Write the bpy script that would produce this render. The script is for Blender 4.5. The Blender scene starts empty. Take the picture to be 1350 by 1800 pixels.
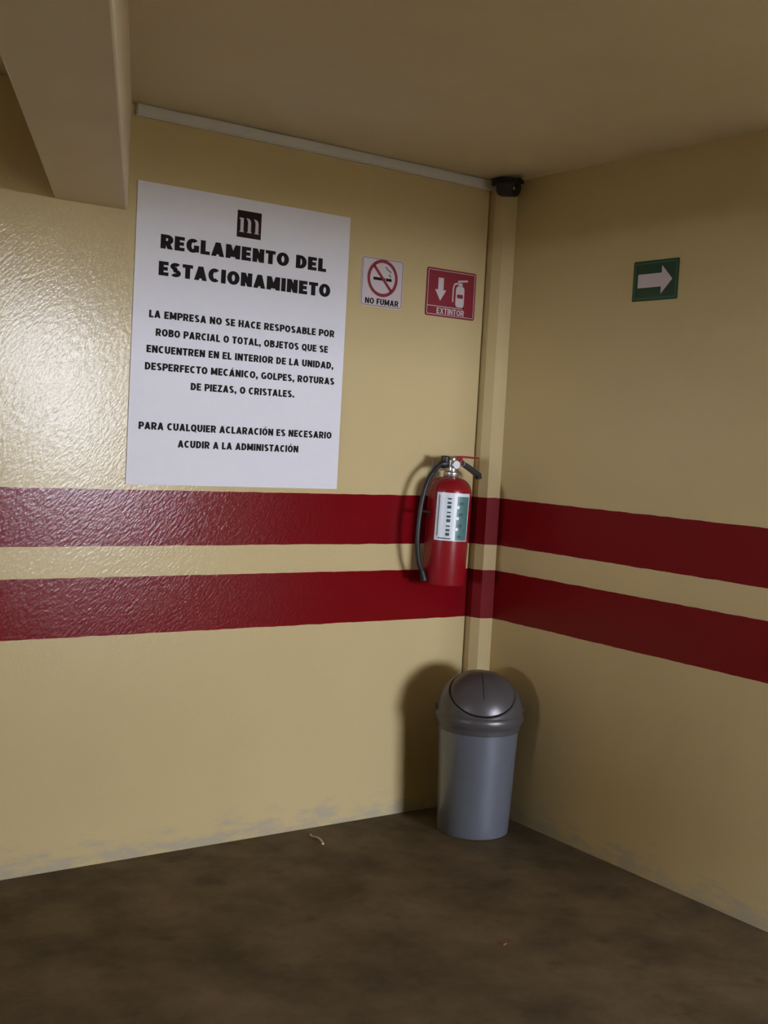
import bpy, bmesh, math, random
from mathutils import Vector, Matrix
random.seed(7)
S = bpy.context.scene
COL = S.collection

# ------------------------------------------------------------------ camera
F_PX, YAW, PITCH, ROLL = 2118.0, 0.6188, 0.0626, 0.0545
CAM = Vector((-3.0315, -3.5720, 1.4155))
cam_d = bpy.data.cameras.new('camera')
cam = bpy.data.objects.new('camera', cam_d); COL.objects.link(cam)
fw = Vector((math.sin(YAW)*math.cos(PITCH), math.cos(YAW)*math.cos(PITCH), -math.sin(PITCH)))
r0 = fw.cross(Vector((0, 0, 1))).normalized(); u0 = r0.cross(fw)
rt = math.cos(ROLL)*r0 + math.sin(ROLL)*u0
up = -math.sin(ROLL)*r0 + math.cos(ROLL)*u0
M = Matrix((rt, up, -fw)).transposed().to_4x4(); M.translation = CAM
cam.matrix_world = M
cam_d.sensor_fit = 'VERTICAL'; cam_d.sensor_height = 36.0
cam_d.lens = F_PX/1800*36.0
cam_d.clip_start = 0.05
S.camera = cam

# ------------------------------------------------------------------ daylight (overcast sky seen through the garage opening)
SKY = (0.81, 0.86, 1.0); SKY_STRENGTH = 85.0
OPEN_X0, OPEN_X1, OPEN_Z1, BACK_Y = -0.58, 0.40, 2.07, -4.4
w = bpy.data.worlds.new('overcast_sky'); S.world = w; w.use_nodes = True
bg = w.node_tree.nodes['Background']
bg.inputs[0].default_value = (*SKY, 1); bg.inputs[1].default_value = SKY_STRENGTH
def portal(name, loc, rot, sx, sy):
    l = bpy.data.lights.new(name, 'AREA'); l.shape = 'RECTANGLE'; l.size = sx; l.size_y = sy
    l.cycles.is_portal = True
    o = bpy.data.objects.new(name, l); COL.objects.link(o); o.location = loc; o.rotation_euler = rot
portal('daylight_opening', ((OPEN_X0+OPEN_X1)/2, BACK_Y-0.02, OPEN_Z1/2), (math.radians(90), 0, 0), OPEN_X1-OPEN_X0, OPEN_Z1)

WIN_Y0, WIN_Y1, WIN_Z0, WIN_Z1, SIDE_X = -2.60, -1.95, 0.9, 1.95, -6.5
portal('daylight_side_opening', (SIDE_X-0.02, (WIN_Y0+WIN_Y1)/2, (WIN_Z0+WIN_Z1)/2), (0, math.radians(-90), 0), WIN_Z1-WIN_Z0, WIN_Y1-WIN_Y0)

vs = S.view_settings
vs.view_transform = 'Standard'; vs.look = 'None'; vs.gamma = 1; vs.use_curve_mapping = False
vs.exposure = -0.22
S.cycles.max_bounces = 12; S.cycles.diffuse_bounces = 8
S.cycles.caustics_reflective = False; S.cycles.caustics_refractive = False

# ------------------------------------------------------------------ helpers
def tag(o, label=None, cat=None, group=None, kind=None):
    if label: o['label'] = label
    if cat: o['category'] = cat
    if group: o['group'] = group
    if kind: o['kind'] = kind
    return o

def thing(name, loc, label, cat):
    o = bpy.data.objects.new(name, None); COL.objects.link(o); o.location = loc
    o.empty_display_size = 0.05
    return tag(o, label, cat)

def root_loc(o):
    while o.parent: o = o.parent
    return Vector(o.location)

def mk(name, vf, mat, parent=None, smooth=False, bevel=0.0):
    """world-space verts / faces (or a bmesh) -> one mesh object"""
    me = bpy.data.meshes.new(name)
    if isinstance(vf, bmesh.types.BMesh):
        bm = vf
    else:
        bm = bmesh.new()
        vv = [bm.verts.new(v) for v in vf[0]]
        for f in vf[1]:
            try: bm.faces.new([vv[i] for i in f])
            except ValueError: pass
    off = root_loc(parent) if parent else Vector((0, 0, 0))
    bmesh.ops.recalc_face_normals(bm, faces=bm.faces)
    if bevel:
        es = [e for e in bm.edges if len(e.link_faces) == 2 and e.calc_face_angle(0) > 0.6]
        bmesh.ops.bevel(bm, geom=es, offset=bevel, segments=2, profile=0.5, affect='EDGES')
    for v in bm.verts: v.co -= off
    if smooth:
        for f in bm.faces: f.smooth = True
    bm.to_mesh(me); bm.free()
    if smooth: me.set_sharp_from_angle(angle=math.radians(38))
    o = bpy.data.objects.new(name, me); COL.objects.link(o)
    if mat: me.materials.append(mat)
    if parent: o.parent = parent
    return o

def box(x0, x1, y0, y1, z0, z1):
    v = [(x, y, z) for z in (z0, z1) for y in (y0, y1) for x in (x0, x1)]
    f = [(0, 2, 3, 1), (4, 5, 7, 6), (0, 1, 5, 4), (2, 6, 7, 3), (0, 4, 6, 2), (1, 3, 7, 5)]
    return v, f

def join(*parts):
    V, Fc = [], []
    for v, f in parts:
        n = len(V); V += list(v); Fc += [tuple(i+n for i in q) for q in f]
    return V, Fc

def prism(poly, mapf, d0, d1):
    n = len(poly)
    v = [mapf(a, b, d0) for a, b in poly] + [mapf(a, b, d1) for a, b in poly]
    f = [tuple(range(n)), tuple(range(2*n-1, n-1, -1))] + [(i, (i+1) % n, n+(i+1) % n, n+i) for i in range(n)]
    return v, f

def ringprism(outer, inner, mapf, d0, d1):
    n = len(outer)
    v = []
    for d in (d0, d1):
        v += [mapf(a, b, d) for a, b in outer] + [mapf(a, b, d) for a, b in inner]
    f = []
    for i in range(n):
        j = (i+1) % n
        f += [(i, j, n+j, n+i), (2*n+i, 3*n+i, 3*n+j, 2*n+j), (i, 2*n+i, 2*n+j, j), (n+i, n+j, 3*n+j, 3*n+i)]
    return v, f

def rect(u0, u1, v0, v1): return [(u0, v0), (u1, v0), (u1, v1), (u0, v1)]
def rrect(u0, u1, v0, v1, r, n=5):
    out = []
    for cx, cy, a in ((u1-r, v0+r, -90), (u1-r, v1-r, 0), (u0+r, v1-r, 90), (u0+r, v0+r, 180)):
        for k in range(n+1):
            t = math.radians(a + 90*k/n); out.append((cx+r*math.cos(t), cy+r*math.sin(t)))
    return out
def circ(cx, cy, r, n=40): return [(cx+r*math.cos(2*math.pi*k/n), cy+r*math.sin(2*math.pi*k/n)) for k in range(n)]

def lathe(prof, cx, cy, n=48, cap=True):
    v, f = [], []
    for r, z in prof:
        for k in range(n):
            t = 2*math.pi*k/n; v.append((cx+r*math.cos(t), cy+r*math.sin(t), z))
    for i in range(len(prof)-1):
        for k in range(n):
            k2 = (k+1) % n; f.append((i*n+k, i*n+k2, (i+1)*n+k2, (i+1)*n+k))
    if cap:
        f.append(tuple(range(n))); f.append(tuple((len(prof)-1)*n+k for k in range(n)))
    return v, f

def lathe_dir(prof, org, axis, n=28):
    """profile (r, t) turned about an axis through org"""
    a = Vector(axis).normalized(); q = Vector((0, 0, 1)).rotation_difference(a)
    v, f = lathe(prof, 0, 0, n)
    return [tuple(Vector(org) + q @ Vector(p)) for p in v], f

def tube(pts, rad, n=10, closed_ends=True):
    pts = [Vector(p) for p in pts]
    rr = rad if isinstance(rad, (list, tuple)) else [rad]*len(pts)
    v, f = [], []; prev = None
    for i, p in enumerate(pts):
        t = (pts[min(i+1, len(pts)-1)] - pts[max(i-1, 0)]).normalized()
        if prev is None:
            a = Vector((0, 0, 1)) if abs(t.z) < .9 else Vector((1, 0, 0))
            x = t.cross(a).normalized()
        else:
            x = (prev - t*prev.dot(t)).normalized()
        prev = x; y = t.cross(x)
        for k in range(n):
            g = 2*math.pi*k/n; v.append(tuple(p + rr[i]*(math.cos(g)*x + math.sin(g)*y)))
    for i in range(len(pts)-1):
        for k in range(n):
            k2 = (k+1) % n; f.append((i*n+k, i*n+k2, (i+1)*n+k2, (i+1)*n+k))
    f.append(tuple(range(n))); f.append(tuple((len(pts)-1)*n+k for k in range(n)))
    return v, f

def spline(ctrl, per=8):
    P = [Vector(c) for c in ctrl]; P = [2*P[0]-P[1]] + P + [2*P[-1]-P[-2]]
    out = []
    for i in range(1, len(P)-2):
        for k in range(per):
            t = k/per; a, b, c, d = P[i-1], P[i], P[i+1], P[i+2]
            out.append(0.5*((2*b)+(-a+c)*t+(2*a-5*b+4*c-d)*t*t+(-a+3*b-3*c+d)*t**3))
    out.append(P[-2]); return out

def curved_patch(cx, cy, r, a0, a1, z0, z1, th=0.0008, n=18):
    """strip wrapped on a vertical cylinder; angles in degrees, 0 = +x, counter-clockwise"""
    v, f = [], []
    for z in (z0, z1):
        for rr in (r, r+th):
            for k in range(n+1):
                t = math.radians(a0+(a1-a0)*k/n); v.append((cx+rr*math.cos(t), cy+rr*math.sin(t), z))
    m = n+1
    for k in range(n):
        f += [(m+k, m+k+1, 3*m+k+1, 3*m+k), (k, 2*m+k, 2*m+k+1, k+1),
              (k, k+1, m+k+1, m+k), (2*m+k, 3*m+k, 3*m+k+1, 2*m+k+1)]
    f += [(0, m, 3*m, 2*m), (n, 2*m+n, 3*m+n, m+n)]
    return v, f

# ------------------------------------------------------------------ materials
def new_mat(name):
    m = bpy.data.materials.new(name); m.use_nodes = True
    nt = m.node_tree; b = nt.nodes['Principled BSDF']
    return m, nt, b

def N(nt, typ, **kw):
    n = nt.nodes.new(typ)
    for k, v in kw.items():
        if k.startswith('i_'):
            key = k[2:]; key = int(key) if key.isdigit() else key
            n.inputs[key].default_value = v
        else: setattr(n, k, v)
    return n

def simple(name, col, rough=0.5, metal=0.0, bump=0.0, bscale=200.0, var=0.08, vscale=30.0, spec=0.5):
    m, nt, b = new_mat(name)
    tc = N(nt, 'ShaderNodeTexCoord')
    ns = N(nt, 'ShaderNodeTexNoise', i_Scale=vscale, i_Detail=3.0)
    nt.links.new(tc.outputs['Object'], ns.inputs['Vector'])
    mx = N(nt, 'ShaderNodeMix', data_type='RGBA')
    mx.inputs['A'].default_value = (*[c*(1-var) for c in col], 1)
    mx.inputs['B'].default_value = (*[min(1, c*(1+var)) for c in col], 1)
    nt.links.new(ns.outputs['Fac'], mx.inputs['Factor'])
    nt.links.new(mx.outputs['Result'], b.inputs['Base Color'])
    b.inputs['Roughness'].default_value = rough; b.inputs['Metallic'].default_value = metal
    b.inputs['Specular IOR Level'].default_value = spec
    if bump:
        n2 = N(nt, 'ShaderNodeTexNoise', i_Scale=bscale, i_Detail=2.0)
        nt.links.new(tc.outputs['Object'], n2.inputs['Vector'])
        bp = N(nt, 'ShaderNodeBump', i_Strength=bump, i_Distance=0.002)
        nt.links.new(n2.outputs['Fac'], bp.inputs['Height']); nt.links.new(bp.outputs['Normal'], b.inputs['Normal'])
    return m

CREAM = (0.56, 0.45, 0.235); RED = (0.175, 0.003, 0.006)
STRIPES = ((0.740, 0.926), (1.024, 1.2035))
def wall_paint(name, stripes=True, grime=True, rough=0.15, bump=0.30, streak=False):
    m, nt, b = new_mat(name); L = nt.links.new
    geo = N(nt, 'ShaderNodeNewGeometry'); sep = N(nt, 'ShaderNodeSeparateXYZ'); L(geo.outputs['Position'], sep.inputs[0])
    # slow unevenness of the paint
    n1 = N(nt, 'ShaderNodeTexNoise', i_Scale=3.0, i_Detail=4.0); L(geo.outputs['Position'], n1.inputs['Vector'])
    mix = N(nt, 'ShaderNodeMix', data_type='RGBA')
    mix.inputs['A'].default_value = (*[c*.95 for c in CREAM], 1); mix.inputs['B'].default_value = (*[c*1.05 for c in CREAM], 1)
    L(n1.outputs['Fac'], mix.inputs['Factor']); col = mix.outputs['Result']
    if stripes:
        nw = N(nt, 'ShaderNodeTexNoise', i_Scale=14.0, i_Detail=3.0); L(geo.outputs['Position'], nw.inputs['Vector'])
        wob = N(nt, 'ShaderNodeMath', operation='MULTIPLY_ADD'); L(nw.outputs['Fac'], wob.inputs[0])
        wob.inputs[1].default_value = 0.006; L(sep.outputs['Z'], wob.inputs[2])
        tot = None
        for z0, z1 in STRIPES:
            c = N(nt, 'ShaderNodeMath', operation='COMPARE'); L(wob.outputs[0], c.inputs[0])
            c.inputs[1].default_value = (z0+z1)/2+0.003; c.inputs[2].default_value = (z1-z0)/2
            if tot is None: tot = c
            else:
                a = N(nt, 'ShaderNodeMath', operation='MAXIMUM'); L(tot.outputs[0], a.inputs[0]); L(c.outputs[0], a.inputs[1]); tot = a
        ms = N(nt, 'ShaderNodeMix', data_type='RGBA'); L(tot.outputs[0], ms.inputs['Factor']); L(col, ms.inputs['A'])
        ms.inputs['B'].default_value = (*RED, 1); col = ms.outputs['Result']
    if grime:   # rubbed, peeling patches low on the wall
        st = N(nt, 'ShaderNodeMapping'); st.inputs['Scale'].default_value = (5, 5, 16); L(geo.outputs['Position'], st.inputs['Vector'])
        n3 = N(nt, 'ShaderNodeTexNoise', i_Scale=1.6, i_Detail=6.0, i_Roughness=0.65); L(st.outputs[0], n3.inputs['Vector'])
        hgt = N(nt, 'ShaderNodeMapRange'); L(sep.outputs['Z'], hgt.inputs['Value'])
        for k, v in zip(('From Min', 'From Max', 'To Min', 'To Max'), (0.02, 0.30, 0.13, -0.50)): hgt.inputs[k].default_value = v
        ad = N(nt, 'ShaderNodeMath', operation='ADD'); L(n3.outputs['Fac'], ad.inputs[0]); L(hgt.outputs[0], ad.inputs[1])
        rp = N(nt, 'ShaderNodeMapRange'); L(ad.outputs[0], rp.inputs['Value'])
        for k, v in zip(('From Min', 'From Max', 'To Min', 'To Max'), (0.50, 0.68, 0.0, 0.55)): rp.inputs[k].default_value = v
        mg = N(nt, 'ShaderNodeMix', data_type='RGBA'); L(rp.outputs[0], mg.inputs['Factor']); L(col, mg.inputs['A'])
        mg.inputs['B'].default_value = (0.34, 0.33, 0.30, 1); col = mg.outputs['Result']
    L(col, b.inputs['Base Color'])
    b.inputs['Roughness'].default_value = rough
    b.inputs['Specular IOR Level'].default_value = 0.20
    # brushed / rolled enamel relief
    ro = N(nt, 'ShaderNodeMapping'); L(geo.outputs['Position'], ro.inputs['Vector'])
    ro.inputs['Rotation'].default_value = (0, math.radians(48), 0) if not streak else (0, 0, 0)
    mp = N(nt, 'ShaderNodeMapping'); L(ro.outputs[0], mp.inputs['Vector'])
    mp.inputs['Scale'].default_value = (52, 60, 125) if not streak else (60, 60, 14)
    nb = N(nt, 'ShaderNodeTexNoise', i_Scale=1.0, i_Detail=3.0, i_Roughness=0.55); L(mp.outputs[0], nb.inputs['Vector'])
    bp = N(nt, 'ShaderNodeBump', i_Strength=bump, i_Distance=0.003)
    L(nb.outputs['Fac'], bp.inputs['Height']); L(bp.outputs['Normal'], b.inputs['Normal'])
    return m

def floor_mat():
    m, nt, b = new_mat('worn_concrete'); L = nt.links.new
    geo = N(nt, 'ShaderNodeNewGeometry')
    n1 = N(nt, 'ShaderNodeTexNoise', i_Scale=3.2, i_Detail=6.0, i_Roughness=0.62); L(geo.outputs['Position'], n1.inputs['Vector'])
    r1 = N(nt, 'ShaderNodeValToRGB'); L(n1.outputs['Fac'], r1.inputs['Fac'])
    e = r1.color_ramp.elements
    e[0].position = 0.32; e[0].color = (0.080, 0.063, 0.040, 1)
    e[1].position = 0.68; e[1].color = (0.210, 0.163, 0.106, 1)
    n2 = N(nt, 'ShaderNodeTexNoise', i_Scale=9.0, i_Detail=3.0); L(geo.outputs['Position'], n2.inputs['Vector'])
    r2 = N(nt, 'ShaderNodeMapRange'); L(n2.outputs['Fac'], r2.inputs['Value'])
    for k, v in zip(('From Min', 'From Max', 'To Min', 'To Max'), (0.60, 0.74, 0.0, 0.5)): r2.inputs[k].default_value = v
    mx = N(nt, 'ShaderNodeMix', data_type='RGBA'); L(r2.outputs[0], mx.inputs['Factor']); L(r1.outputs['Color'], mx.inputs['A'])
    mx.inputs['B'].default_value = (0.060, 0.047, 0.034, 1)
    L(mx.outputs['Result'], b.inputs['Base Color'])
    b.inputs['Roughness'].default_value = 0.75; b.inputs['Specular IOR Level'].default_value = 0.25
    n3 = N(nt, 'ShaderNodeTexNoise', i_Scale=70.0, i_Detail=5.0); L(geo.outputs['Position'], n3.inputs['Vector'])
    bp = N(nt, 'ShaderNodeBump', i_Strength=0.35, i_Distance=0.004); L(n3.outputs['Fac'], bp.inputs['Height']); L(bp.outputs['Normal'], b.inputs['Normal'])
    return m

M_WALL = wall_paint('cream_enamel_with_red_stripes')
M_WALLR = wall_paint('cream_enamel_with_red_stripes_streaked', streak=True, rough=0.36, bump=0.25)
M_COL = wall_paint('cream_enamel_column', grime=False, rough=0.42, bump=0.15)
M_PLAIN = simple('cream_wall_paint', CREAM, 0.5, bump=0.2)
M_CEIL = simple('ceiling_paint', (0.62, 0.53, 0.35), 0.8, bump=0.25, bscale=60, vscale=4)
M_BEAM = simple('beam_paint', (0.64, 0.56, 0.41), 0.7, bump=0.25, bscale=60, vscale=4)
M_FLOOR = floor_mat()
M_GROUND = simple('outdoor_asphalt', (0.20, 0.20, 0.19), 0.9)
M_RACE = simple('grey_white_pvc', (0.60, 0.60, 0.57), 0.5, var=.05)
M_PAPER = simple('white_vinyl', (0.74, 0.74, 0.79), 0.55, var=.02)
M_INK = simple('black_print', (0.012, 0.009, 0.008), 0.7, spec=0.15)
M_LOGO = simple('dark_brown_print', (0.016, 0.009, 0.007), 0.7, spec=0.15)
M_SRED = simple('sign_red', (0.22, 0.005, 0.018), 0.5, var=.05)
M_SWHITE = simple('sign_white', (0.58, 0.51, 0.53), 0.5, var=.03)
M_SGREY = simple('sign_grey_line', (0.16, 0.15, 0.15), 0.5)
M_SGREEN = simple('sign_green', (0.012, 0.055, 0.022), 0.4)
M_SGREEN2 = simple('sign_green_line', (0.06, 0.17, 0.075), 0.4)
M_ERED = simple('extinguisher_red', (0.24, 0.006, 0.011), 0.26, var=.04)
M_BLACK = simple('black_rubber', (0.012, 0.012, 0.012), 0.45)
M_METAL = simple('valve_metal', (0.55, 0.52, 0.48), 0.32, 0.9)
M_LEVER = simple('lever_red', (0.26, 0.012, 0.018), 0.35)
M_LBL = simple('label_white', (0.70, 0.74, 0.78), 0.35, var=.04)
M_LGRN = simple('label_green', (0.075, 0.19, 0.17), 0.4, var=.25, vscale=90)
M_LDK = simple('label_dark_print', (0.035, 0.075, 0.085), 0.4)
M_BIN = simple('grey_plastic', (0.180, 0.195, 0.235), 0.28, 0.45, bump=.08, bscale=400, var=.05)
M_BINLID = simple('dark_grey_plastic', (0.092, 0.086, 0.090), 0.34, 0.3, bump=.08, bscale=400, var=.05)
M_CAMB = simple('dark_camera_plastic', (0.020, 0.017, 0.016), 0.45)
M_LENS = simple('lens_glass', (0.004, 0.004, 0.006), 0.08)
M_SCRAP = simple('pale_straw', (0.60, 0.50, 0.40), 0.7)
M_CRUMB = simple('reddish_chip', (0.22, 0.09, 0.05), 0.8)

# ------------------------------------------------------------------ the room
H = 2.4; XL = SIDE_X; T = 0.15; JOG_X, JOG_Y = 0.46, -1.65
def struct(name, vf, mat, label, **k):
    return tag(mk(name, vf, mat, **k), label, 'structure', kind='structure')

struct('floor', box(XL-T, JOG_X+T, BACK_Y, T, -0.12, 0), M_FLOOR, 'dark brown worn concrete garage floor')
struct('ceiling', box(XL-T, JOG_X+T, BACK_Y-T, T, H, H+0.15), M_CEIL, 'dim cream painted ceiling slab of the garage')
# left wall stops a finger short of the corner column, leaving a narrow dark gap
COLX, COLY = -0.070, -0.068
struct('wall_left', box(XL-T, COLX-0.007, 0, T, 0, H), M_WALL, 'cream wall with two red stripes carrying the parking notice', bevel=0.003)
struct('wall_right', box(0, T, JOG_Y, T, 0, H), M_WALLR, 'cream wall with two red stripes carrying the green arrow sign')
struct('wall_recess', join(box(JOG_X, JOG_X+T, BACK_Y-T, JOG_Y+T, 0, H), box(T, JOG_X, JOG_Y, JOG_Y+T, 0, H)), M_PLAIN, 'plain cream wall set back beyond the right wall')
struct('trim_1', box(COLX-0.007, 0, 0.035, T, 0, H), M_COL, 'plastered back of the narrow gap beside the corner column')
struct('wall_side', join(box(XL-T, XL, BACK_Y-T, WIN_Y0, 0, H), box(XL-T, XL, WIN_Y1, 0, 0, H), box(XL-T, XL, WIN_Y0, WIN_Y1, 0, WIN_Z0), box(XL-T, XL, WIN_Y0, WIN_Y1, WIN_Z1, H)),
       M_PLAIN, 'plain cream wall at the far side of the garage with an open window')
struct('wall_back', join(box(XL, OPEN_X0, BACK_Y-T, BACK_Y, 0, H), box(OPEN_X0, OPEN_X1, BACK_Y-T, BACK_Y, OPEN_Z1, H), box(OPEN_X1, JOG_X, BACK_Y-T, BACK_Y, 0, H)),
       M_PLAIN, 'plain cream wall behind the viewer with an open doorway')
struct('ground', join(box(-40, 40, -60, BACK_Y, -0.13, -0.01), box(-60, XL-T, BACK_Y, 40, -0.13, -0.01)), M_GROUND, 'grey asphalt ground outside the doorway')
struct('sky_blocker_slab', box(-40, 40, -30, BACK_Y-T-0.02, 4.4, 4.7), M_CEIL, 'added unseen slab outside the doorway that blocks high sky light')  # added out of view: keeps steep sky light off the lower walls and floor
cp = [(0, 0.035), (COLX, 0.035), (COLX, -0.026), (-0.054, -0.062), (0, -0.072)]
struct('corner_column', prism(cp, lambda a, b, d: (a, b, d), 0, H), M_COL, 'slim faceted corner column painted cream with red stripes')

# skewed ceiling beam
bd = Vector((-0.405, -0.914, 0)).normalized()
bl = 5.2; e0 = 0.12
pr, pl = Vector((-1.526, 0, 0)), Vector((-1.757, 0, 0))
bz = 2.071
bv = []
for z in (bz, H+0.05):
    for p in (pr, pl):
        for t in (-e0, 4.72): bv.append(tuple(p + bd*t + Vector((0, 0, z))))
struct('ceiling_beam', (bv, [(0, 1, 3, 2), (4, 6, 7, 5), (0, 4, 5, 1), (2, 3, 7, 6), (0, 2, 6, 4), (1, 5, 7, 3)]),
       M_BEAM, 'cream concrete ceiling beam meeting the wall above the notice', bevel=0.006)

# ------------------------------------------------------------------ cable raceway
rc = thing('cable_raceway', (-0.78, 0, H), 'pale grey cable raceway running along the top of the left wall', 'raceway')
mk('channel', box(-1.514, -0.066, -0.014, -0.0003, 2.362, 2.3995), M_RACE, rc, bevel=0.002)
mk('cover', box(-1.512, -0.070, -0.018, -0.0142, 2.366, 2.396), M_RACE, rc, bevel=0.0015)

# ------------------------------------------------------------------ lettering
# hand-drawn heavy sans capitals: every glyph is a set of strokes in a box w wide and 1 high
def arc(cx, cy, rx, ry, a0, a1, n=12):
    return [(cx+rx*math.cos(math.radians(a0+(a1-a0)*k/n)), cy+ry*math.sin(math.radians(a0+(a1-a0)*k/n))) for k in range(n+1)]
def glyph(ch, w=0.22):
    """-> advance width, list of polygons (2D) / ribbons"""
    h = w/2; hz = w*0.40                                     # half weight of uprights, of bars
    def bar(x0, x1, y): return ('p', [(x0, y-hz), (x1, y-hz), (x1, y+hz), (x0, y+hz)])
    def stem(x, y0=0.0, y1=1.0): return ('p', [(x-h, y0), (x+h, y0), (x+h, y1), (x-h, y1)])
    def diag(x0, y0, x1, y1, hw=h): return ('p', [(x0-hw, y0), (x0+hw, y0), (x1+hw, y1), (x1-hw, y1)])
    def rib(pts): return ('r', pts)
    t, b, m = 1-hz, hz, 0.5
    if ch in 'AÁ':
        g = [diag(h, 0, .41, 1), diag(.82-h, 0, .41, 1), bar(.2, .62, .27)]
        if ch == 'Á': g.append(('p', [(.34, 1.06), (.46, 1.06), (.62, 1.24), (.42, 1.24)]))
        return .82, g
    if ch == 'B': return .70, [stem(h), rib([(h, t), (.38, t)]+arc(.38, .755, .19, t-.755, 90, -90)+[(h, .51)]), rib([(h, .51), (.40, .51)]+arc(.40, (.51+b)/2, .19, (.51-b)/2, 90, -90)+[(h, b)])]
    if ch == 'C': return .74, [rib(arc(.40, .5, .40-h, .5-hz, 48, 312, 22))]
    if ch == 'D': return .74, [stem(h), rib([(h, t), (.30, t)]+arc(.30, .5, .44-h, .5-hz, 90, -90, 18)+[(h, b)])]
    if ch == 'E': return .62, [stem(h), bar(h, .60, t), bar(h, .56, m), bar(h, .61, b)]
    if ch == 'F': return .58, [stem(h), bar(h, .58, t), bar(h, .53, .48)]
    if ch == 'G': return .78, [rib(arc(.40, .5, .40-h, .5-hz, 48, 330, 22)), ('p', [(.46, .36), (.78, .36), (.78, .54), (.46, .54)]), stem(.78-h, 0.06, .5)]
    if ch == 'H': return .74, [stem(h), stem(.74-h), bar(h, .74-h, m)]
    if ch == 'I': return w, [stem(h)]
    if ch == 'J': return .54, [stem(.54-h, .3, 1), rib([(.54-h, .35)]+arc(.27, .3, .27-h, .3-hz, 0, -180, 12))]
    if ch == 'L': return .58, [stem(h), bar(h, .58, b)]
    if ch == 'M': return .92, [stem(h), stem(.92-h), diag(.46, 0.12, h+.02, 1, h*.95), diag(.46, 0.12, .90-h, 1, h*.95)]
    if ch == 'N': return .76, [stem(h), stem(.76-h), diag(.76-h, 0, h, 1)]
    if ch in 'OÓQ':
        g = [rib(arc(.41, .5, .41-h, .5-hz, 0, 360, 30))]
        if ch == 'Ó': g.append(('p', [(.34, 1.06), (.46, 1.06), (.62, 1.24), (.42, 1.24)]))
        if ch == 'Q': g.append(diag(.72, -.10, .46, .30, h*.8))
        return .82, g
    if ch in 'PR':
        g = [stem(h), rib([(h, t), (.40, t)]+arc(.40, (t+.44)/2, .19, (t-.44)/2, 90, -90)+[(h, .44)])]
        if ch == 'R': g.append(diag(.74-h, 0, .38, .46, h*1.05))
        return (.74 if ch == 'R' else .68), g
    if ch == 'S': return .68, [rib(arc(.34, .735, .34-h, .265-hz, 30, 270, 16)[:-1]+arc(.34, .27, .34-h, .27-hz, 90, -150, 16))]
    if ch == 'T': return .66, [stem(.33), bar(0, .66, t)]
    if ch == 'U': return .74, [stem(h, .34, 1), stem(.74-h, .34, 1), rib([(h, .40)]+arc(.37, .37, .37-h, .37-hz, 180, 360, 16)+[(.74-h, .40)])]
    if ch == 'X': return .78, [diag(h, 0, .78-h, 1), diag(.78-h, 0, h, 1)]
    if ch == 'Z': return .66, [bar(.02, .64, t), bar(0, .66, b), diag(h+.02, .1, .62-h, .9)]
    if ch == ',': return w, [('p', [(0, 0), (w, 0), (w, w), (0, w)]), ('p', [(w*.35, 0), (w, 0), (w*.45, -.18), (w*.1, -.18)])]
    if ch == '.': return w, [('p', [(0, 0), (w, 0), (w, w), (0, w)])]
    return .30, []
def ribbon2d(pts, h, hz):
    """thick line with a slightly lighter horizontal weight"""
    out = []; n = len(pts); closed = math.hypot(pts[0][0]-pts[-1][0], pts[0][1]-pts[-1][1]) < 1e-6
    for i in range(n):
        a = pts[i-1] if i else (pts[-2] if closed else pts[0]); b = pts[i+1] if i < n-1 else (pts[1] if closed else pts[-1])
        tx, ty = b[0]-a[0], b[1]-a[1]; l = math.hypot(tx, ty) or 1
        nx, ny = -ty/l, tx/l
        out.append(((pts[i][0]+nx*h, pts[i][1]+ny*hz), (pts[i][0]-nx*h, pts[i][1]-ny*hz)))
    return out
def lettering(name, body, u0, u1, zb, cap, mapf, d, mat, parent, weight=0.22, space=0.085, by_word=False):
    x = 0.0; W = 0.0; items = []; word = 0
    for ch in body:
        adv, g = glyph(ch, weight)
        if ch == ' ' and by_word: word += 1
        for kind, pts in g:
            if kind == 'p': items.append((word, [[(x+p[0], p[1]) for p in pts]]))
            else:
                rb = ribbon2d(pts, weight/2, weight*0.40)
                items.append((word, [[(x+a[0][0], a[0][1]), (x+b[0][0], b[0][1]), (x+b[1][0], b[1][1]), (x+a[1][0], a[1][1])] for a, b in zip(rb, rb[1:])]))
        x += adv+space; W = x-space
    for wd in range(word+1):
        V, Fc = [], []
        for i, (k, polys) in enumerate(items):
            if k != wd: continue
            for pg in polys:                                  # strokes of one letter overlap: keep them microns apart
                n = len(V); V += [mapf(u0+p[0]/W*(u1-u0), zb+p[1]*cap, d+(i % 6)*4e-5) for p in pg]; Fc.append(tuple(range(n, n+len(pg))))
        mk(name, (V, Fc), mat, parent)

LWALL = lambda u, v, d: (u, -d, v)            # left wall: u = x, d out of the wall
RWALL = lambda u, v, d: (-d, -u, v)           # right wall: u = distance from corner

# ------------------------------------------------------------------ parking notice
ns = thing('parking_notice', (-1.098, 0, 1.2205), 'large white parking rules notice with black lettering on the cream wall', 'sign')
mk('sheet', prism(rect(-1.496, -0.701, 1.2205, 2.169), LWALL, 0.0004, 0.0044), M_PAPER, ns, bevel=0.0008)
lg = mk('logo_square', prism(rect(-1.1445, -1.0545, 2.043, 2.130), LWALL, 0.0045, 0.0050), M_LOGO, ns)
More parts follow.
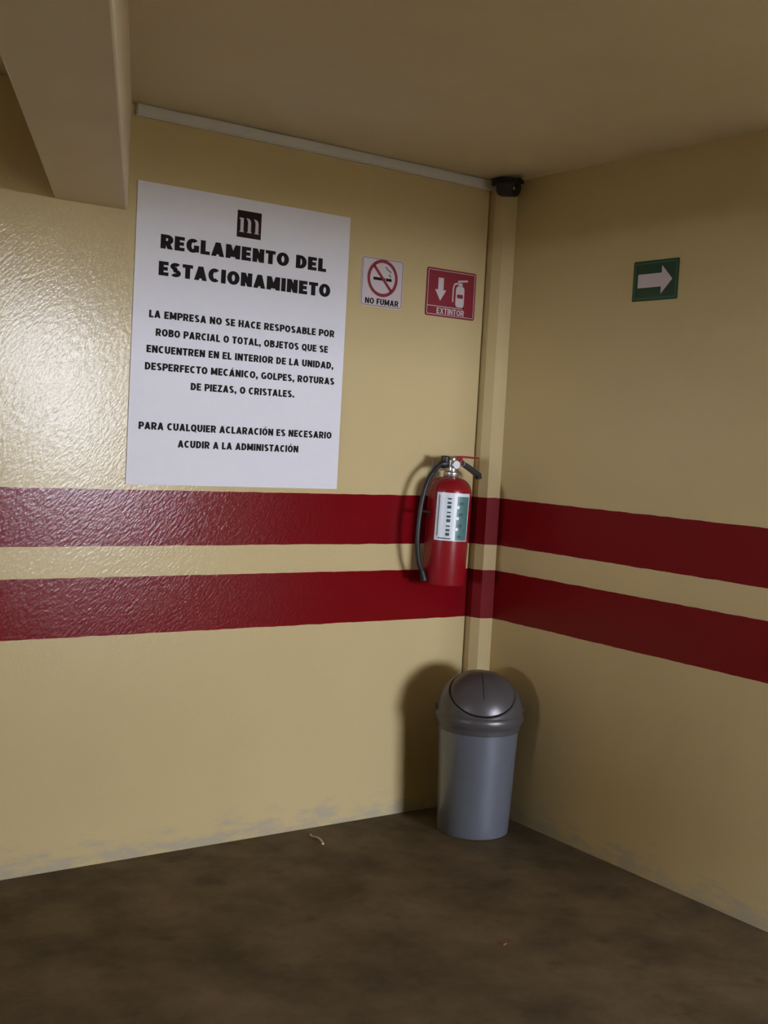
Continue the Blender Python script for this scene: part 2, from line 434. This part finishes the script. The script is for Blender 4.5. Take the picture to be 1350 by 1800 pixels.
# the white m: three separate strokes with hooked tops
def stroke(x, w, hook):
    z0, z1 = 2.062, 2.106
    pts = [(x, z0), (x+w, z0), (x+w, z1-0.012)]
    if hook: pts += [(x+w*0.75, z1-0.004), (x+w*0.2, z1), (x-0.007, z1+0.001), (x-0.002, z1-0.006), (x, z1-0.012)]
    else: pts += [(x+w, z1), (x-0.004, z1), (x-0.004, z1-0.004), (x, z1-0.006)]
    return prism(pts, LWALL, 0.0051, 0.0054)
for x, hk in ((-1.1325, False), (-1.1045, True), (-1.0765, True)):
    mk('letter_stroke', stroke(x, 0.0115, hk), M_SWHITE, lg)
serif = [prism(rect(x-0.003, x+0.0145, 2.060, 2.0625), LWALL, 0.0051, 0.0054) for x in (-1.1325, -1.1045, -1.0765)]
mk('letter_serif', join(*serif), M_SWHITE, lg)
HEAD = [('REGLAMENTO DEL', -1.412, -0.792, 1.9695), ('ESTACIONAMINETO', -1.415, -0.771, 1.885)]
for t, a, b, z in HEAD: lettering('heading_word', t, a, b, z, 0.0445, LWALL, 0.0047, M_INK, ns, 0.31, by_word=True)
BODY = [('LA EMPRESA NO SE HACE RESPOSABLE POR', -1.441, -0.745, 1.750),
        ('ROBO PARCIAL O TOTAL, OBJETOS QUE SE', -1.416, -0.768, 1.694),
        ('ENCUENTREN EN EL INTERIOR DE LA UNIDAD,', -1.445, -0.742, 1.640),
        ('DESPERFECTO MECÁNICO, GOLPES, ROTURAS', -1.448, -0.735, 1.5855),
        ('DE PIEZAS, O CRISTALES.', -1.286, -0.895, 1.531),
        ('PARA CUALQUIER ACLARACIÓN ES NECESARIO', -1.461, -0.735, 1.397),
        ('ACUDIR A LA ADMINISTACIÓN', -1.323, -0.868, 1.3435)]
for t, a, b, z in BODY: lettering('text_line', t, a, b, z, 0.0235, LWALL, 0.0047, M_INK, ns, 0.28)

# ------------------------------------------------------------------ no smoking sign
u0, u1, z0, z1 = -0.643, -0.461, 1.874, 2.048
sg = thing('no_smoking_sign', ((u0+u1)/2, 0, z0), 'small white no smoking sign with red ring beside the notice', 'sign')
mk('plate', prism(rrect(u0, u1, z0, z1, 0.012), LWALL, 0.0004, 0.0030), M_SWHITE, sg)
mk('border_line', ringprism(rrect(u0+.003, u1-.003, z0+.003, z1-.003, 0.010), rrect(u0+.0055, u1-.0055, z0+.0055, z1-.0055, 0.008), LWALL, 0.0031, 0.0034), M_SGREY, sg)
cx, cz = (u0+u1)/2, z0+0.103
mk('cigarette', join(prism(rect(cx-0.040, cx+0.012, cz-0.008, cz+0.002), LWALL, 0.0031, 0.0034),
                     prism(rect(cx+0.015, cx+0.040, cz-0.008, cz+0.002), LWALL, 0.0031, 0.0034)), M_INK, sg)
sm = [Vector((cx+0.036, 0, cz+0.008)), Vector((cx+0.028, 0, cz+0.016)), Vector((cx+0.036, 0, cz+0.024)), Vector((cx+0.022, 0, cz+0.032)), Vector((cx+0.012, 0, cz+0.042))]
sp = spline([tuple(p) for p in sm], 5)
lo = [(p.x-0.002, p.z-0.002) for p in sp]; hi = [(p.x+0.002, p.z+0.002) for p in reversed(sp)]
mk('smoke', prism(lo+hi, LWALL, 0.0031, 0.0034), M_SGREY, sg)
mk('prohibition_ring', ringprism(circ(cx, cz, 0.066), circ(cx, cz, 0.0545), LWALL, 0.0036, 0.0041), M_SRED, sg)
q = math.radians(45); hw = 0.0052
c1 = (cx+math.cos(math.radians(133))*0.058, cz+math.sin(math.radians(133))*0.058); c2 = (2*cx-c1[0], 2*cz-c1[1])
dx, dz = c2[0]-c1[0], c2[1]-c1[1]; dl = math.hypot(dx, dz); nx, nz = -dz/dl*hw, dx/dl*hw
mk('slash', prism([(c1[0]-nx, c1[1]-nz), (c2[0]-nx, c2[1]-nz), (c2[0]+nx, c2[1]+nz), (c1[0]+nx, c1[1]+nz)], LWALL, 0.0036, 0.0041), M_SRED, sg)
lettering('lettering', 'NO FUMAR', u0+0.020, u1-0.016, z0+0.009, 0.021, LWALL, 0.0034, M_INK, sg, 0.25)

# ------------------------------------------------------------------ extinguisher sign
u0, u1, z0, z1 = -0.354, -0.122, 1.869, 2.0445
sg = thing('extinguisher_sign', ((u0+u1)/2, 0, z0), 'red sign with white down arrow above the fire extinguisher', 'sign')
mk('plate', prism(rrect(u0, u1, z0, z1, 0.008), LWALL, 0.0004, 0.0030), M_SRED, sg)
mk('border_line', ringprism(rect(u0+.006, u1-.006, z0+.006, z1-.006), rect(u0+.008, u1-.008, z0+.008, z1-.008), LWALL, 0.0031, 0.0034), M_SWHITE, sg)
mk('divider_line', prism(rect(u0+.008, u1-.060, z0+.036, z0+.0385), LWALL, 0.0031, 0.0034), M_SWHITE, sg)
ax = u0+0.066
mk('arrow', prism([(ax, z0+0.058), (ax+0.026, z0+0.098), (ax+0.0125, z0+0.098), (ax+0.0125, z0+0.142), (ax-0.0125, z0+0.142), (ax-0.0125, z0+0.098), (ax-0.026, z0+0.098)], LWALL, 0.0031, 0.0034), M_SWHITE, sg)
px = u0+0.158
pg = mk('pictogram', join(prism(rrect(px-0.020, px+0.020, z0+0.042, z0+0.120, 0.012), LWALL, 0.0031, 0.0034),
              prism(rect(px-0.010, px+0.010, z0+0.121, z0+0.132), LWALL, 0.0031, 0.0034),
              prism([(px-0.012, z0+0.133), (px+0.034, z0+0.140), (px+0.034, z0+0.147), (px-0.012, z0+0.141)], LWALL, 0.0031, 0.0034),
              prism([(px-0.012, z0+0.134), (px-0.030, z0+0.128), (px-0.036, z0+0.110), (px-0.036, z0+0.060), (px-0.030, z0+0.060), (px-0.030, z0+0.108), (px-0.026, z0+0.122), (px-0.012, z0+0.127)], LWALL, 0.0031, 0.0034)), M_SWHITE, sg)
mk('pictogram_band', prism(rect(px-0.014, px+0.014, z0+0.076, z0+0.090), LWALL, 0.0035, 0.0038), M_SRED, pg)
lettering('lettering', 'EXTINTOR', u0+0.052, u1-0.050, z0+0.0105, 0.022, LWALL, 0.0034, M_SWHITE, sg, 0.22)

# ------------------------------------------------------------------ green arrow sign on the right wall
u0, u1, z0, z1 = 0.691, 0.887, 1.9125, 2.045
sg = thing('arrow_sign', (0, -(u0+u1)/2, z0), 'small dark green sign with pale arrow pointing right on right wall', 'sign')
mk('plate', prism(rrect(u0, u1, z0, z1, 0.004), RWALL, 0.0004, 0.0030), M_SGREEN, sg)
mk('border_line', ringprism(rect(u0+.007, u1-.007, z0+.007, z1-.007), rect(u0+.0095, u1-.0095, z0+.0095, z1-.0095), RWALL, 0.0031, 0.0034), M_SGREEN2, sg)
zm = (z0+z1)/2
mk('arrow', prism([(u0+0.022, zm-0.0225), (u0+0.125, zm-0.0225), (u0+0.125, zm-0.047), (u0+0.172, zm), (u0+0.125, zm+0.047), (u0+0.125, zm+0.0225), (u0+0.022, zm+0.0225)], RWALL, 0.0031, 0.0034), M_SWHITE, sg)

# ------------------------------------------------------------------ fire extinguisher
EX, EY = -0.277, -0.102
fe = thing('fire_extinguisher', (EX, EY, 0.884), 'red fire extinguisher with black hose hanging on the left wall', 'fire extinguisher')
R = 0.080
prof = [(R-.010, 0.884), (R-.002, 0.886), (R, 0.892), (R, 1.222)]
for k in range(1, 11):
    t = math.radians(90*k/10); prof.append((0.024+(R-0.024)*math.cos(t), 1.222+0.058*math.sin(t)))
prof += [(0.024, 1.290)]
body = mk('body', lathe(prof, EX, EY, 56), M_ERED, fe, smooth=True)
view = math.degrees(math.atan2(CAM.y-EY, CAM.x-EX))          # direction of the visitor, where the label faces
lab = tag(mk('label', curved_patch(EX, EY, R+.0003, view-34, view+62, 1.050, 1.236-.012), M_LBL, fe), 'white and green printed instruction label')
mk('label_panel', curved_patch(EX, EY, R+.0012, view+22, view+58, 1.053, 1.212, n=10), M_LGRN, lab)
for i in range(9):
    z = 1.068+i*0.0165
    mk('label_print', curved_patch(EX, EY, R+.0012, view-4, view+6, z, z+0.011-0.003*(i % 3), n=4), M_LDK, lab)
mk('label_edge_line', curved_patch(EX, EY, R+.0012, view-27, view-25, 1.066, 1.214, n=2), M_LDK, lab)
mk('label_foot_line', curved_patch(EX, EY, R+.0012, view-24, view+10, 1.056, 1.060, n=6), M_LDK, lab)
for i in range(7):
    z = 1.062+i*0.020+0.006*(i % 2)
    mk('label_mark', curved_patch(EX, EY, R+.0022, view+(20 if i % 2 else 27), view+(28 if i % 2 else 38), z, z+0.010, n=4), M_LBL if i % 2 else M_LDK, lab)
mk('neck_ring', lathe([(0.027, 1.280), (0.030, 1.284), (0.030, 1.296), (0.026, 1.300)], EX, EY, 28), M_METAL, fe, smooth=True)
mk('valve', join(lathe([(0.019, 1.298), (0.019, 1.318), (0.016, 1.322), (0.016, 1.350), (0.012, 1.355)], EX, EY, 24),
                 box(EX-0.030, EX+0.026, EY-0.011, EY+0.011, 1.317, 1.343)), M_METAL, fe, smooth=True, bevel=0.0015)
mk('hose_connector', lathe_dir([(0.011, 0), (0.017, 0.003), (0.017, 0.022), (0.013, 0.030), (0.011, 0.034)], (EX-0.022, EY, 1.330), (-1, 0, -0.18)), M_BLACK, fe, smooth=True)
mk('valve_cap', lathe([(0.016, 1.330), (0.017, 1.333), (0.017, 1.352), (0.013, 1.356)], EX-0.034, EY, 20), M_BLACK, fe, smooth=True)
gz = lathe_dir([(0.016, 0), (0.017, 0.002), (0.017, 0.012), (0.015, 0.014)], (EX+0.002, EY-0.011, 1.326), (-0.1, -1, 0.05))
gg = mk('pressure_gauge', gz, M_METAL, fe, smooth=True)
mk('gauge_face', lathe_dir([(0.0001, 0.0142), (0.0135, 0.0142), (0.0135, 0.0148), (0.0001, 0.0148)], (EX+0.002, EY-0.011, 1.326), (-0.1, -1, 0.05)), M_LBL, gg)
def slab(pts, halfw, th, name, mat):
    """bent strip: centre line in the x-z plane"""
    v, f = [], []
    n = len(pts)
    for i, (x, z) in enumerate(pts):
        a = pts[max(0, i-1)]; b = pts[min(n-1, i+1)]
        tx, tz = b[0]-a[0], b[1]-a[1]; l = math.hypot(tx, tz); ox, oz = -tz/l*th, tx/l*th
        hw = halfw[i] if isinstance(halfw, (list, tuple)) else halfw
        v += [(x-ox, EY-hw, z-oz), (x-ox, EY+hw, z-oz), (x+ox, EY+hw, z+oz), (x+ox, EY-hw, z+oz)]
    for i in range(n-1):
        for k in range(4):
            k2 = (k+1) % 4; f.append((4*i+k, 4*i+k2, 4*i+4+k2, 4*i+4+k))
    f += [(0, 1, 2, 3), (4*n-4, 4*n-3, 4*n-2, 4*n-1)]
    return mk(name, (v, f), mat, fe, bevel=0.001)
slab([(EX+0.010, 1.330), (EX+0.042, 1.335), (EX+0.074, 1.321), (EX+0.112, 1.302), (EX+0.126, 1.295), (EX+0.130, 1.280)], [.009, .009, .011, .012, .012, .011], 0.0085, 'carrying_handle', M_BLACK)
slab([(EX-0.004, 1.347), (EX+0.010, 1.354), (EX+0.040, 1.357), (EX+0.085, 1.3565), (EX+0.120, 1.357)], [.010, .011, .011, .009, .007], 0.0035, 'squeeze_lever', M_LEVER)
mk('lever_bracket', join(box(EX+0.014, EX+0.038, EY-0.0125, EY-0.0095, 1.325, 1.357), box(EX+0.014, EX+0.038, EY+0.0095, EY+0.0125, 1.325, 1.357)), M_LEVER, fe, bevel=0.0008)
mk('safety_pin', join(tube([(EX+0.030, EY-0.022, 1.345), (EX+0.030, EY+0.018, 1.345)], 0.0018, 8),
                      tube([(EX+0.030+0.011*math.sin(t*math.pi/8), EY-0.022, 1.334+0.011*math.cos(t*math.pi/8)) for t in range(17)], 0.0014, 6)), M_METAL, fe, smooth=True)
hose = spline([(EX-0.052, EY, 1.324), (-0.350, EY, 1.308), (-0.378, EY-.002, 1.275), (-0.398, EY-.004, 1.228), (-0.411, EY-.004, 1.150), (-0.412, EY-.002, 1.046), (-0.397, EY, 0.968), (-0.378, EY, 0.930)], 7)
mk('hose', tube(hose, 0.0088, 12), M_BLACK, fe, smooth=True)
mk('nozzle', tube([(-0.380, EY, 0.934), (-0.372, EY, 0.914), (-0.366, EY, 0.899)], [0.0105, 0.0115, 0.013], 14), M_BLACK, fe, smooth=True)
mk('hose_clip', tube([(-0.411, EY-.004, 1.150), (-0.360, EY, 1.148)], 0.004, 8), M_BLACK, fe)
mk('wall_bracket', join(box(EX-0.018, EX+0.018, -0.006, -0.0003, 1.24, 1.34), box(EX-0.010, EX+0.010, EY+0.016, -0.004, 1.300, 1.312)), M_METAL, fe, bevel=0.001)
fe.rotation_euler = (0, math.radians(1.6), 0)

# ------------------------------------------------------------------ bin
BX, BY = -0.203, -0.265
tb = thing('trash_can', (BX, BY, 0), 'grey plastic trash can with domed lid standing in the corner', 'trash can')
mk('body', lathe([(0.124, 0.0), (0.128, 0.002), (0.130, 0.012), (0.1315, 0.05), (0.146, 0.385), (0.147, 0.400), (0.140, 0.402), (0.120, 0.05), (0.05, 0.04)], BX, BY, 64), M_BIN, tb, smooth=True)
mk('rim', lathe([(0.1475, 0.378), (0.1510, 0.381), (0.1520, 0.396), (0.1545, 0.402), (0.1590, 0.408), (0.1625, 0.420), (0.1625, 0.432), (0.1590, 0.440), (0.1520, 0.446), (0.1470, 0.446), (0.1450, 0.40), (0.1475, 0.378)], BX, BY, 64, cap=False), M_BINLID, tb, smooth=True)
# domed hood and push flap: both cut from one squashed sphere about a tilted axis
RD, ZS, ZC = 0.156, 0.905, 0.446
vdir = Vector((CAM.x-BX, CAM.y-BY, 0)).normalized()
ang = math.radians(7); fdir = Vector((vdir.x*math.cos(ang)-vdir.y*math.sin(ang), vdir.x*math.sin(ang)+vdir.y*math.cos(ang), 0))
axis = (fdir*math.cos(math.radians(51)) + Vector((0, 0, 1))*math.sin(math.radians(51))).normalized()
rot = Vector((0, 0, 1)).rotation_difference(axis)
def sph(prof, n=72, clip=None):
    bm = bmesh.new(); rows = []
    for r, a in prof:
        a = math.radians(a); row = []
        for k in range(n):
            t = 2*math.pi*k/n
            d = rot @ Vector((math.sin(a)*math.cos(t), math.sin(a)*math.sin(t), math.cos(a)))
            row.append(bm.verts.new((BX+d.x*r, BY+d.y*r, ZC+d.z*r*ZS)))
        rows.append(row)
    for i in range(len(rows)-1):
        for k in range(n):
            bm.faces.new((rows[i][k], rows[i][(k+1) % n], rows[i+1][(k+1) % n], rows[i+1][k]))
    return bm, rows
AL = 50.0
prof = [(RD-0.010, AL), (RD-0.003, AL), (RD, AL+1.2)] + [(RD, a) for a in range(54, 178, 4)]
bm, rows = sph(prof); bm.faces.new(rows[-1])
bmesh.ops.bisect_plane(bm, geom=bm.verts[:]+bm.edges[:]+bm.faces[:], plane_co=(0, 0, ZC-0.004), plane_no=(0, 0, -1), clear_outer=True)
mk('hood', bm, M_BINLID, tb, smooth=True)
prof = [(RD-0.010, AL-1.6), (RD-0.003, AL-1.6), (RD, AL-2.8)] + [(RD, a) for a in range(46, 1, -4)] + [(RD, 0.6)]
bm, rows = sph(prof); bm.faces.new(rows[-1])
flap = mk('flap', bm, M_BINLID, tb, smooth=True)
pts = []
side = axis.cross(Vector((0, 0, 1))).normalized(); upv = side.cross(axis).normalized()
for k in range(13):
    a = math.radians(-26+52*k/12); d = axis*math.cos(a)+upv*math.sin(a)
    pts.append((BX+d.x*(RD+.0005), BY+d.y*(RD+.0005), ZC+d.z*(RD+.0005)*ZS))
mk('grip_ridge', tube(pts, [0.0012]+[0.0032]*11+[0.0012], 8), M_BINLID, flap, smooth=True)
for sg_ in (1, -1):
    mk('pivot', lathe_dir([(0.010, 0), (0.010, 0.010), (0.007, 0.013)], (BX+sg_*side.x*0.150, BY+sg_*side.y*0.150, 0.450), side*sg_, 16), M_BINLID, tb, smooth=True)

# ------------------------------------------------------------------ small security camera in the top corner
sc = thing('security_camera', (-0.070, COLY, 2.33), 'small dark security camera at the ceiling on the corner column', 'camera')
cd = Vector((0.22, -0.96, -0.12)).normalized(); co = Vector((-0.094, -0.084, 2.361))
mk('mount', box(-0.100, -0.062, -0.092, -0.030, 2.375, 2.3995), M_CAMB, sc, bevel=0.004)
mk('housing', lathe_dir([(0.018, -0.010), (0.030, -0.002), (0.033, 0.006), (0.033, 0.066), (0.030, 0.070), (0.018, 0.070), (0.016, 0.064)], co, cd, 32), M_CAMB, sc, smooth=True)
mk('lens', lathe_dir([(0.0172, 0.0645), (0.0172, 0.068), (0.012, 0.0725), (0.005, 0.074)], co, cd, 28), M_LENS, sc, smooth=True)
v, f = [], []
cs = cd.cross(Vector((0, 0, 1))).normalized(); cu = cs.cross(cd)
for t in (0.004, 0.080):
    for rr in (0.0340, 0.0370):
        for k in range(11):
            a = math.radians(35+110*k/10); v.append(tuple(co+cd*t+cs*(rr*math.cos(a))+cu*(rr*math.sin(a))))
for k in range(10):
    f += [(k, k+1, 12+k, 11+k), (22+k, 33+k, 34+k, 23+k), (11+k, 12+k, 34+k, 33+k), (k, 22+k, 23+k, k+1)]
f += [(0, 11, 33, 22), (10, 32, 43, 21)]
mk('sun_hood', (v, f), M_CAMB, sc, smooth=True)
mk('cable', tube(spline([(-0.078, -0.019, 2.381), (-0.082, -0.028, 2.382), (-0.086, -0.040, 2.384)], 6), 0.005, 8), M_CAMB, sc, smooth=True)

# ------------------------------------------------------------------ litter
st = mk('straw_scrap', tube(spline([(-0.775, -0.062, 0.004), (-0.782, -0.085, 0.004), (-0.775, -0.112, 0.006), (-0.778, -0.140, 0.005), (-0.787, -0.166, 0.003)], 5), [0.002]+[0.0038]*18+[0.005, 0.004], 6)[0:2], M_SCRAP, smooth=True)
tag(st, 'thin pale curled straw lying on the floor near the left wall', 'litter')
cr = mk('litter_chip', prism([(-0.775, -1.10), (-0.760, -1.096), (-0.762, -1.075), (-0.771, -1.068), (-0.778, -1.082)], lambda a, b, d: (a, b, d+0.10*(a+0.77)*0), 0.0, 0.004), M_CRUMB)
tag(cr, 'tiny reddish chip lying in the middle of the floor', 'litter')
